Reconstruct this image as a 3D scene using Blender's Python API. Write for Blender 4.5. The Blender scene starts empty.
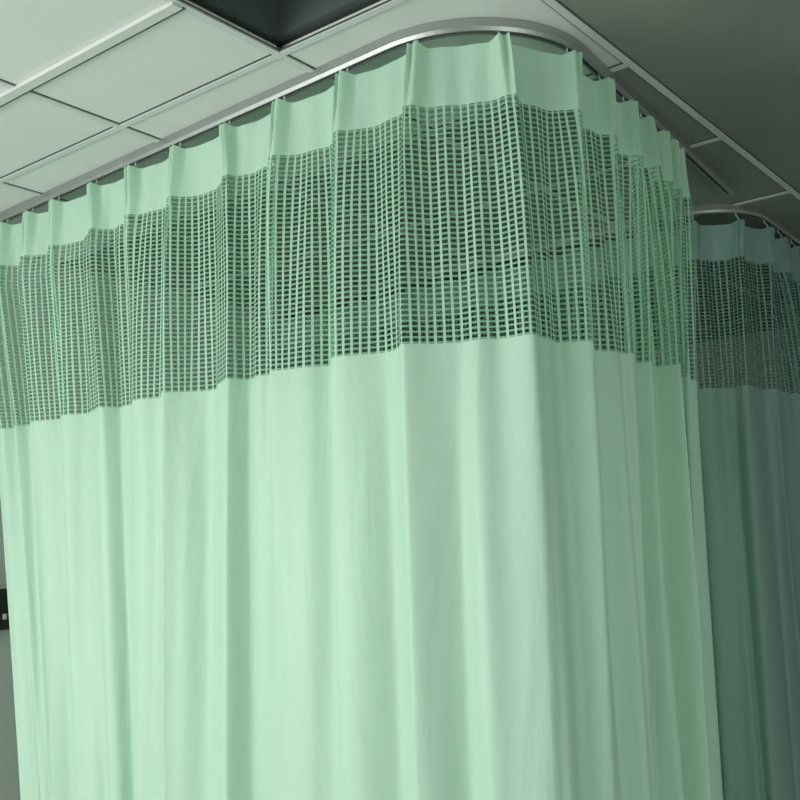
import bpy, math, random
from mathutils import Vector, Matrix
random.seed(7)
scene = bpy.context.scene
try:
    scene.view_settings.view_transform = 'Standard'
    scene.view_settings.look = 'None'
except Exception: pass

# ------------------------------------------------------------------ helpers
def new_mat(name):
    m = bpy.data.materials.new(name); m.use_nodes = True
    nt = m.node_tree; nt.nodes.clear()
    return m, nt
def N(nt, t, **kw):
    n = nt.nodes.new(t)
    for k, v in kw.items(): setattr(n, k, v)
    return n
def math_n(nt, op, a, b=None, c=None):
    n = N(nt, 'ShaderNodeMath', operation=op)
    for i, v in enumerate((a, b, c)):
        if v is None: continue
        if isinstance(v, (int, float)): n.inputs[i].default_value = v
        else: nt.links.new(v, n.inputs[i])
    return n.outputs[0]
def simple_mat(name, col, rough=0.6, metal=0.0, var=0.0, scale=5.0, bump=0.0):
    m, nt = new_mat(name)
    out = N(nt, 'ShaderNodeOutputMaterial'); p = N(nt, 'ShaderNodeBsdfPrincipled')
    p.inputs['Roughness'].default_value = rough; p.inputs['Metallic'].default_value = metal
    tc = N(nt, 'ShaderNodeTexCoord'); nz = N(nt, 'ShaderNodeTexNoise')
    nz.inputs['Scale'].default_value = scale; nz.inputs['Detail'].default_value = 4
    nt.links.new(tc.outputs['Object'], nz.inputs['Vector'])
    mx = N(nt, 'ShaderNodeMix', data_type='RGBA')
    mx.inputs[6].default_value = (*[c*(1-var) for c in col], 1)
    mx.inputs[7].default_value = (*[min(1, c*(1+var)) for c in col], 1)
    nt.links.new(nz.outputs['Fac'], mx.inputs[0]); nt.links.new(mx.outputs[2], p.inputs['Base Color'])
    if bump:
        b = N(nt, 'ShaderNodeBump'); b.inputs['Strength'].default_value = bump; b.inputs['Distance'].default_value = 0.002
        n2 = N(nt, 'ShaderNodeTexNoise'); n2.inputs['Scale'].default_value = 120
        nt.links.new(tc.outputs['Object'], n2.inputs['Vector'])
        nt.links.new(n2.outputs['Fac'], b.inputs['Height']); nt.links.new(b.outputs[0], p.inputs['Normal'])
    nt.links.new(p.outputs[0], out.inputs[0])
    return m

def mesh_obj(name, verts, faces, mats, midx=None, smooth=False, parent=None):
    me = bpy.data.meshes.new(name); me.from_pydata(verts, [], faces)
    for m in mats: me.materials.append(m)
    if midx: me.polygons.foreach_set('material_index', midx)
    if smooth: me.polygons.foreach_set('use_smooth', [True]*len(me.polygons))
    me.update()
    o = bpy.data.objects.new(name, me); scene.collection.objects.link(o)
    if parent: o.parent = parent
    return o
class MB:
    def __init__(s): s.v=[]; s.f=[]; s.m=[]
    def box(s, x0,x1,y0,y1,z0,z1, mi=0):
        b=len(s.v)
        s.v += [(x,y,z) for z in (z0,z1) for y in (y0,y1) for x in (x0,x1)]
        for q in ((0,2,3,1),(4,5,7,6),(0,1,5,4),(2,6,7,3),(0,4,6,2),(1,3,7,5)):
            s.f.append(tuple(b+i for i in q)); s.m.append(mi)
    def obj(s, name, mats, **k): return mesh_obj(name, s.v, s.f, mats, s.m, **k)

# ------------------------------------------------------------------ fabric
def fabric_mat(name, col, col2, trans, BAND=0.137, MESHB=0.663):
    m, nt = new_mat(name); L = nt.links
    out = N(nt,'ShaderNodeOutputMaterial')
    uv = N(nt,'ShaderNodeUVMap'); sep = N(nt,'ShaderNodeSeparateXYZ'); L.new(uv.outputs[0], sep.inputs[0])
    U, V = sep.outputs[0], sep.outputs[1]
    fu = math_n(nt,'FRACT', math_n(nt,'DIVIDE', U, 0.0190))
    fv = math_n(nt,'FRACT', math_n(nt,'DIVIDE', V, 0.0118))
    hu = math_n(nt,'MULTIPLY', math_n(nt,'GREATER_THAN', fu, 0.16), math_n(nt,'LESS_THAN', fu, 0.86))
    hv = math_n(nt,'MULTIPLY', math_n(nt,'GREATER_THAN', fv, 0.16), math_n(nt,'LESS_THAN', fv, 0.78))
    zone = math_n(nt,'MULTIPLY', math_n(nt,'GREATER_THAN', V, BAND), math_n(nt,'LESS_THAN', V, MESHB))
    hole = math_n(nt,'MULTIPLY', math_n(nt,'MULTIPLY', hu, hv), zone)
    weft = math_n(nt,'MULTIPLY', hu, zone)
    mp = N(nt,'ShaderNodeMapping'); mp.inputs['Scale'].default_value = (60,4,1); L.new(uv.outputs[0], mp.inputs[0])
    nz = N(nt,'ShaderNodeTexNoise'); nz.inputs['Scale'].default_value = 3; nz.inputs['Detail'].default_value=5
    L.new(mp.outputs[0], nz.inputs['Vector'])
    mx = N(nt,'ShaderNodeMix', data_type='RGBA')
    mx.inputs[6].default_value=(*col,1); mx.inputs[7].default_value=(*col2,1); L.new(nz.outputs['Fac'], mx.inputs[0])
    mw = N(nt,'ShaderNodeMix', data_type='RGBA'); L.new(math_n(nt,'MULTIPLY',weft,0.85), mw.inputs[0])
    L.new(mx.outputs[2], mw.inputs[6]); mw.inputs[7].default_value=(col[0]*.34,col[1]*.52,col[2]*.40,1)
    mz = N(nt,'ShaderNodeMix', data_type='RGBA'); L.new(math_n(nt,'MULTIPLY',zone,0.2), mz.inputs[0])
    L.new(mw.outputs[2], mz.inputs[6]); mz.inputs[7].default_value=(col[0]*.35,col[1]*.6,col[2]*.42,1)
    mp2 = N(nt,'ShaderNodeMapping'); mp2.inputs['Scale'].default_value=(900,40,1); L.new(uv.outputs[0], mp2.inputs[0])
    n2 = N(nt,'ShaderNodeTexNoise'); n2.inputs['Scale'].default_value=1; L.new(mp2.outputs[0], n2.inputs['Vector'])
    bp = N(nt,'ShaderNodeBump'); bp.inputs['Strength'].default_value=0.15; bp.inputs['Distance'].default_value=0.001
    L.new(n2.outputs['Fac'], bp.inputs['Height'])
    mp3 = N(nt,'ShaderNodeMapping'); mp3.inputs['Scale'].default_value=(9,1.8,1); L.new(uv.outputs[0], mp3.inputs[0])
    n3 = N(nt,'ShaderNodeTexNoise'); n3.inputs['Scale'].default_value=1; n3.inputs['Detail'].default_value=3; n3.inputs['Distortion'].default_value=0.6
    L.new(mp3.outputs[0], n3.inputs['Vector'])
    bp2 = N(nt,'ShaderNodeBump'); bp2.inputs['Strength'].default_value=0.5; bp2.inputs['Distance'].default_value=0.02
    L.new(n3.outputs['Fac'], bp2.inputs['Height']); L.new(bp.outputs[0], bp2.inputs['Normal'])
    d = N(nt,'ShaderNodeBsdfDiffuse'); t = N(nt,'ShaderNodeBsdfTranslucent')
    L.new(mz.outputs[2], d.inputs[0]); L.new(bp2.outputs[0], d.inputs['Normal'])
    t.inputs[0].default_value=(*trans, 1)
    m1 = N(nt,'ShaderNodeMixShader'); m1.inputs[0].default_value=0.20
    L.new(d.outputs[0], m1.inputs[1]); L.new(t.outputs[0], m1.inputs[2])
    g = N(nt,'ShaderNodeBsdfGlossy'); g.inputs['Roughness'].default_value=0.5; g.inputs[0].default_value=(.9,1,.95,1)
    m2 = N(nt,'ShaderNodeMixShader'); m2.inputs[0].default_value=0.04
    L.new(m1.outputs[0], m2.inputs[1]); L.new(g.outputs[0], m2.inputs[2])
    tr = N(nt,'ShaderNodeBsdfTransparent')
    m3 = N(nt,'ShaderNodeMixShader'); L.new(hole, m3.inputs[0])
    L.new(m2.outputs[0], m3.inputs[1]); L.new(tr.outputs[0], m3.inputs[2])
    L.new(m3.outputs[0], out.inputs[0])
    return m
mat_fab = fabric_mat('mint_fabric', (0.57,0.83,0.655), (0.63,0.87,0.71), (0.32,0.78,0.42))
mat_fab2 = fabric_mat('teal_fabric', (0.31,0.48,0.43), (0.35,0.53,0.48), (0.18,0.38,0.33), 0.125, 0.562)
mat_alu = simple_mat('track_aluminium', (0.40,0.42,0.40), 0.4, 0.75, 0.08, 12)
mat_dark = simple_mat('track_slot_dark', (0.04,0.05,0.045), 0.7)
mat_hook = simple_mat('white_nylon', (0.7,0.78,0.72), 0.4)

# ------------------------------------------------------------------ track path
def make_path(A, th0, th1, R, La, Lc):
    A=Vector(A); t0=Vector((math.cos(th0),math.sin(th0))); C=A+Vector((-t0.y,t0.x))*R
    Lb=R*(th1-th0); t1=Vector((math.cos(th1),math.sin(th1))); B=C+Vector((t1.y,-t1.x))*R
    def P(s):
        if s < La: return A+t0*(s-La), t0
        if s < La+Lb:
            a=th0+(s-La)/R; return C+Vector((math.sin(a),-math.cos(a)))*R, Vector((math.cos(a),math.sin(a)))
        return B+t1*(s-La-Lb), t1
    return P, La+Lb+Lc
ZC = 2.577
def make_track(name, path, L):
    prof = [(-.013,0,0),(-.013,-.020,0),(-.009,-.028,0),(-.004,-.028,0),(-.004,-.014,1),(.004,-.014,1),(.004,-.028,1),(.009,-.028,0),(.013,-.020,0),(.013,0,0)]
    v=[];f=[];mi=[]
    n=int(L/0.02)
    for i in range(n+1):
        p,t = path(L*i/n); nr = Vector((t.y,-t.x))
        for a,b,c in prof: q=p+nr*a; v.append((q.x,q.y,ZC+b))
    k=len(prof)
    for i in range(n):
        for j in range(k-1):
            f.append((i*k+j,(i+1)*k+j,(i+1)*k+j+1,i*k+j+1)); mi.append(1 if prof[j][2] and prof[j+1][2] else 0)
    f.append(tuple(range(k))); mi.append(0); f.append(tuple(n*k+j for j in reversed(range(k)))); mi.append(0)
    return mesh_obj(name, v, f, [mat_alu, mat_dark], mi)

# ------------------------------------------------------------------ curtain
def make_curtain(name, path, pleats, s0, s1, mat, ampf, ztop=2.53, zbot=0.15, skew=None, seed=1, ds=0.0028, pinch=0.042):
    rnd = random.Random(seed)
    K=len(pleats)
    amp=[ampf(s)*rnd.uniform(0.5,1.7) for s in pleats]
    drift=[rnd.uniform(-.035,.035) for _ in pleats]
    wid=[rnd.uniform(.6,1.3) for _ in pleats]
    lean=[rnd.uniform(-1,1) for _ in pleats]
    ph=[rnd.uniform(0,6.28) for _ in range(12)]
    n=int((s1-s0)/ds); rows=130
    def phi(s):
        if s<=pleats[0]: return (s-pleats[0])/(pleats[1]-pleats[0])
        for k in range(K-1):
            if s<=pleats[k+1]: return k+(s-pleats[k])/(pleats[k+1]-pleats[k])
        return K-1+(s-pleats[-1])/(pleats[-1]-pleats[-2])
    phis=[phi(s0+(s1-s0)*i/n) for i in range(n+1)]
    V=[];D=[]
    H=ztop-zbot
    for j in range(rows+1):
        q=(j/rows); dpt=H*(q**1.25)
        D.append(dpt)
        lo=1-math.exp(-dpt/0.42)
        tw=math.exp(-(dpt/0.13)**2)
        for i in range(n+1):
            s=s0+(s1-s0)*i/n; f=phis[i]
            off=0.0; rise=0.0; lat=0.0
            k0=int(round(f))
            for k in (k0-1,k0,k0+1):
                if k<0 or k>=K: continue
                gap=(pleats[min(k+1,K-1)]-pleats[max(k-1,0)])/(min(k+1,K-1)-max(k-1,0))
                d=s-pleats[k]-drift[k]*lo
                sg=0.009+ (0.17*gap*wid[k])*lo + 0.008*min(1,dpt/.12)
                a=pinch*(1-lo)+amp[k]*lo
                g=math.exp(-(abs(d)/sg)**1.7)
                lobes=math.exp(-((d-.010)/.0065)**2)+0.85*math.exp(-((d+.010)/.0065)**2)
                off+=a*(g*(1-.75*tw)+lobes*.75*tw)
                lat+= lean[k]*(0.012+0.034*lo)*g
                rise+=0.009*math.exp(-((s-pleats[k])/0.016)**2)
            off+= -0.012*(0.5-0.5*math.cos(2*math.pi*f))*(1-0.4*lo)
            A=ampf(s)
            off+= lo*A*(0.40*math.sin(2*math.pi*f*0.53+ph[5]+dpt*0.5)+0.32*math.sin(2*math.pi*f*1.37+ph[6]-dpt*0.8)
                       +0.12*math.sin(2*math.pi*f*2.3+ph[7]+dpt*1.6))
            off+= 0.006*math.sin(2*math.pi*f*2.6+ph[8]+dpt*2)*math.exp(-((dpt-.38)/.3)**2)
            ss=s+lat
            if skew: ss+=skew(s,dpt)
            p,t=path(max(0,ss))
            if ss<0: p=p+t*ss
            nr=Vector((t.y,-t.x)); p=p+nr*off
            V.append((p.x,p.y,ztop-dpt-0.004*(1-q)+rise*max(0,1-dpt/0.10)))
    W=n+1
    jr=min(range(rows+1), key=lambda j:abs(D[j]-0.35))
    U=[0.0]
    for i in range(n):
        a=V[jr*W+i]; b=V[jr*W+i+1]
        U.append(U[-1]+math.hypot(a[0]-b[0],a[1]-b[1]))
    F=[];uvs=[];mi=[]
    for j in range(rows):
        for i in range(n):
            F.append((j*W+i,(j+1)*W+i,(j+1)*W+i+1,j*W+i+1)); mi.append(0)
            uvs += [(U[i],D[j]),(U[i],D[j+1]),(U[i+1],D[j+1]),(U[i+1],D[j])]
    for s in pleats:
        p,t=path(s); nr=Vector((t.y,-t.x))
        pts=[(0.0,ZC-.016),(0.0,ZC-.036),(0.006,ZC-.042),(0.010,ZC-.048),(0.012,ZC-.067)]
        r=0.0018
        base=len(V)
        for a,z in pts:
            for e1,e2 in ((-r,-r),(r,-r),(r,r),(-r,r)):
                qv=p+nr*(a+e1)+t*e2; V.append((qv.x,qv.y,z))
        for j in range(len(pts)-1):
            for e in range(4):
                F.append((base+j*4+e,base+j*4+(e+1)%4,base+j*4+4+(e+1)%4,base+j*4+4+e)); mi.append(1); uvs += [(0,0)]*4
    o=mesh_obj(name,V,F,[mat,mat_hook],mi,smooth=True)
    ul=o.data.uv_layers.new(name='UVMap')
    ul.data.foreach_set('uv',[c for u in uvs for c in u])
    return o

# first cubicle
rad=math.radians
p1,L1 = make_path((-1.36,1.738), rad(-1.7), rad(94.5), 0.30, 1.99, 1.16)
o1=0.334
make_track('curtain_track', p1, L1)
pl=[-.055,.04,.19,.335,.53,.718,.917,1.117,1.32,1.53,1.733,1.915,2.10,2.27,2.42,2.54,2.65,2.73,2.80]
pl=[a+o1 for a in pl]
def amp1(s):
    s-=o1
    base=0.032
    if s>1.95: base=0.032+min(1,(s-1.95)/.25)*0.010
    if s>2.5: base*=1-0.6*min(1,(s-2.5)/.3)
    return base
def skew1(s,d):
    s-=o1; r=0
    dd=max(0,d-0.2)
    if s<0.9: r+=(1-max(s,-.06)/0.9)*(0.25*dd-0.08*max(0,dd-.45))
    if s>2.2: r-=0.07*((s-2.2)/.6)*min(1,dd/0.5)+0.05*((s-2.2)/.6)*max(0,dd-.5)
    return r
make_curtain('hospital_privacy_curtain', p1, pl, o1-0.062, o1+2.805, mat_fab, amp1, skew=skew1, seed=4)

# second cubicle
p2,L2 = make_path((-1.40,3.30), rad(0), rad(91), 0.25, 1.96, 1.85)
make_track('curtain_track', p2, L2)
pl2=[]; s=0.1
while s<L2-0.1:
    pl2.append(s); s+=0.15
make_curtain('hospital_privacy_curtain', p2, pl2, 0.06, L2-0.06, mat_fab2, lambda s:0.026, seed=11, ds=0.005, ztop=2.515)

# ------------------------------------------------------------------ room
XL,XR,YR,YB = -3.40,1.70,-2.60,5.50
mat_wall = simple_mat('wall_paint',(0.78,0.80,0.77),0.8,0,0.06,3,0.1)
mat_floor = simple_mat('vinyl_floor',(0.38,0.44,0.40),0.4,0,0.1,2)
mat_tile = simple_mat('ceiling_tile',(0.77,0.79,0.765),0.85,0,0.08,2.5,0.15)
mat_cdark = simple_mat('ceiling_plaster_shade',(0.25,0.27,0.24),0.75,0,0.4,1.6,0.1)  # dark plaster tone, also puts interior shade into the cubicle ceiling colour
mat_tbar = simple_mat('tbar_enamel',(0.70,0.72,0.70),0.5,0,0.04)
mat_frame = simple_mat('window_frame_white',(0.7,0.72,0.7),0.4)
mat_gap = simple_mat('tile_gap_dark',(0.08,0.10,0.09),0.9)
b=MB(); b.box(XL-.1,XR+.1,YR-.1,YB+.1,-0.1,0); b.obj('floor',[mat_floor])
ly0,ly1,lz0,lz=-2.0,-0.2,0.75,2.1
b=MB(); b.box(XL-.1,XL,YR-.1,ly0,0,ZC+.1); b.box(XL-.1,XL,ly1,YB+.1,0,ZC+.1); b.box(XL-.1,XL,ly0,ly1,0,lz0); b.box(XL-.1,XL,ly0,ly1,lz,ZC+.1)
b.obj('wall_left',[mat_wall])
b=MB()
for y in (ly0,(ly0+ly1)/2-.02,ly1-.04): b.box(XL-.08,XL-.04,y,y+.04,lz0,lz)
for z in (lz0,lz-.04): b.box(XL-.08,XL-.04,ly0,ly1,z,z+.04)
b.obj('window_3',[mat_frame])
b=MB(); b.box(XL,XR,YB,YB+.1,0,ZC+.1); b.obj('wall_back',[mat_wall])
wx0,wx1,wz0,wz1=-3.2,-1.1,0.75,2.15
b=MB(); b.box(XL,wx0,YR-.1,YR,0,ZC+.1); b.box(wx1,XR,YR-.1,YR,0,ZC+.1); b.box(wx0,wx1,YR-.1,YR,0,wz0); b.box(wx0,wx1,YR-.1,YR,wz1,ZC+.1)
b.obj('wall_rear',[mat_wall])
b=MB()
for x in (wx0,(wx0+wx1)/2-.025,wx1-.05): b.box(x,x+.05,YR-.08,YR-.03,wz0,wz1)
for z in (wz0,wz1-.05): b.box(wx0,wx1,YR-.08,YR-.03,z,z+.05)
b.obj('window_1',[mat_frame])
dy0,dy1,dz0,dz=0.2,1.5,0.5,2.1  # unseen opening with frame, added to hold the side fill light
b=MB(); b.box(XR,XR+.1,YR-.1,dy0,0,ZC+.1); b.box(XR,XR+.1,dy1,YB+.1,0,ZC+.1); b.box(XR,XR+.1,dy0,dy1,dz,ZC+.1); b.box(XR,XR+.1,dy0,dy1,0,dz0)
b.obj('wall_right',[mat_wall])
b=MB()
for y in (dy0,(dy0+dy1)/2-.02,dy1-.04): b.box(XR+.055,XR+.095,y,y+.04,dz0,dz)
for z in (dz0,dz-.04): b.box(XR+.055,XR+.095,dy0,dy1,z,z+.04)
b.obj('fill_opening_frame',[mat_frame])
# ceiling: tiled bay (window side) + darker plaster bay, cubicle rows coloured dark as shade
P=0.59; XG=-1.0; YG=1.625; YT=YG+P
ox0,ox1,oy0,oy1=XG-P+.02,XG-.02,YG-P+.02,YG-.02
b=MB()
for (x0,x1,y0,y1) in ((XL-.1,ox0,YR-.1,YB+.1),(ox1,XG,YR-.1,YB+.1),(ox0,ox1,YR-.1,oy0),(ox0,ox1,oy1,YB+.1)):
    b.box(x0,x1,y0,y1,ZC+.03,ZC+.1,1)
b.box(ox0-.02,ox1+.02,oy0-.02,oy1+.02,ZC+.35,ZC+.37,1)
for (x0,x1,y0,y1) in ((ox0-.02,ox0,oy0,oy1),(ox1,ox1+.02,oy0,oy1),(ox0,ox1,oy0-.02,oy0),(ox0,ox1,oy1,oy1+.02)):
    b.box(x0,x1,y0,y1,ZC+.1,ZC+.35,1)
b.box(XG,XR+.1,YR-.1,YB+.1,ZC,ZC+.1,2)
xs=[XG]
while xs[-1]-P>XL: xs.append(xs[-1]-P)
xs.append(XL)
ys=[]; y=YG
while y-P>YR: y-=P
while y<YB: ys.append(y); y+=P
ys=[YR]+ys+[YB]
g=0.004
for i in range(len(xs)-1):
    for j in range(len(ys)-1):
        if i==0 and abs(ys[j+1]-YG)<.01: continue
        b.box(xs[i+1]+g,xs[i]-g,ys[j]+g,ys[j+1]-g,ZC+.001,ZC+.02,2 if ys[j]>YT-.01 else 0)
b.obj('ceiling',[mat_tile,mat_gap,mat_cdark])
b=MB(); w=.009
for x in xs[:-1]:
    b.box(x-w,x+w,YR,YB,ZC-.004,ZC+.001)
    b.box(x-w-.005,x+w+.005,YR,YB,ZC-.0005,ZC+.0012,1)
for y in ys[1:-1]:
    b.box(XL,XG,y-w,y+w,ZC-.0035,ZC+.001)
    b.box(XL,XG,y-w-.005,y+w+.005,ZC-.0004,ZC+.0012,1)
b.box(XL,XG-P,1.325-.013,1.325+.013,ZC-.010,ZC); b.box(XL,XG-P,1.325+.013,1.325+.022,ZC-.006,ZC,1)
b.obj('trim_ceiling_grid',[mat_tbar,mat_gap])
b=MB(); b.box(XL,XL+.035,1.75,2.075,1.235,1.375,0); b.box(XL+.035,XL+.04,1.80,1.90,1.26,1.35,1); b.box(XL+.035,XL+.04,2.04,2.055,1.27,1.29,1)
so=b.obj('wall_socket_panel',[simple_mat('brown_plastic',(0.05,0.035,0.03),0.4),mat_hook])
bv=so.modifiers.new('b','BEVEL'); bv.width=.004; bv.segments=2

# ------------------------------------------------------------------ light
def area(name,loc,target,sx,sy,power,col):
    l=bpy.data.lights.new(name,'AREA'); l.shape='RECTANGLE'; l.size=sx; l.size_y=sy; l.energy=power; l.color=col
    o=bpy.data.objects.new(name,l); scene.collection.objects.link(o); o.location=loc
    o.rotation_euler=(Vector(target)-Vector(loc)).to_track_quat('-Z','Y').to_euler(); return o
area('window_daylight',((wx0+wx1)/2,YR+.02,(wz0+wz1)/2),((wx0+wx1)/2,3,(wz0+wz1)/2-.4),wx1-wx0,wz1-wz0,62,(1.0,1.0,0.99))
area('left_window_daylight',(XL+.02,(ly0+ly1)/2,(lz0+lz)/2),(-1.2,1.6,0.9),ly1-ly0-.1,lz-lz0-.1,42,(1.0,1.0,0.99))
area('side_fill_light',(XR+.03,(dy0+dy1)/2,(dz0+dz)/2),(-1.5,2.0,1.1),dy1-dy0-.05,dz-dz0-.05,18,(0.94,1.0,0.96))  # added fill to brighten the curtain's side run, no known source
w=bpy.data.worlds.new('World'); scene.world=w; w.use_nodes=True
w.node_tree.nodes['Background'].inputs[0].default_value=(0.6,0.75,0.7,1)
w.node_tree.nodes['Background'].inputs[1].default_value=0.6

# ------------------------------------------------------------------ camera
r=math.radians(1.9); p=math.radians(9.1)
f=Vector((-.616,.787,0)).normalized(); R0=Vector((f.y,-f.x,0)); z=Vector((0,0,1))
F=f*math.cos(p)+z*math.sin(p); U0=z*math.cos(p)-f*math.sin(p)
Rc=R0*math.cos(r)-U0*math.sin(r); Uc=R0*math.sin(r)+U0*math.cos(r)
M=Matrix((Rc,Uc,-F)).transposed().to_4x4(); M.translation=Vector((0,0,1.4))
cd=bpy.data.cameras.new('camera'); cam=bpy.data.objects.new('camera',cd); scene.collection.objects.link(cam)
cam.matrix_world=M; cd.sensor_width=36; cd.lens=47.25; cd.clip_start=.05
scene.camera=cam
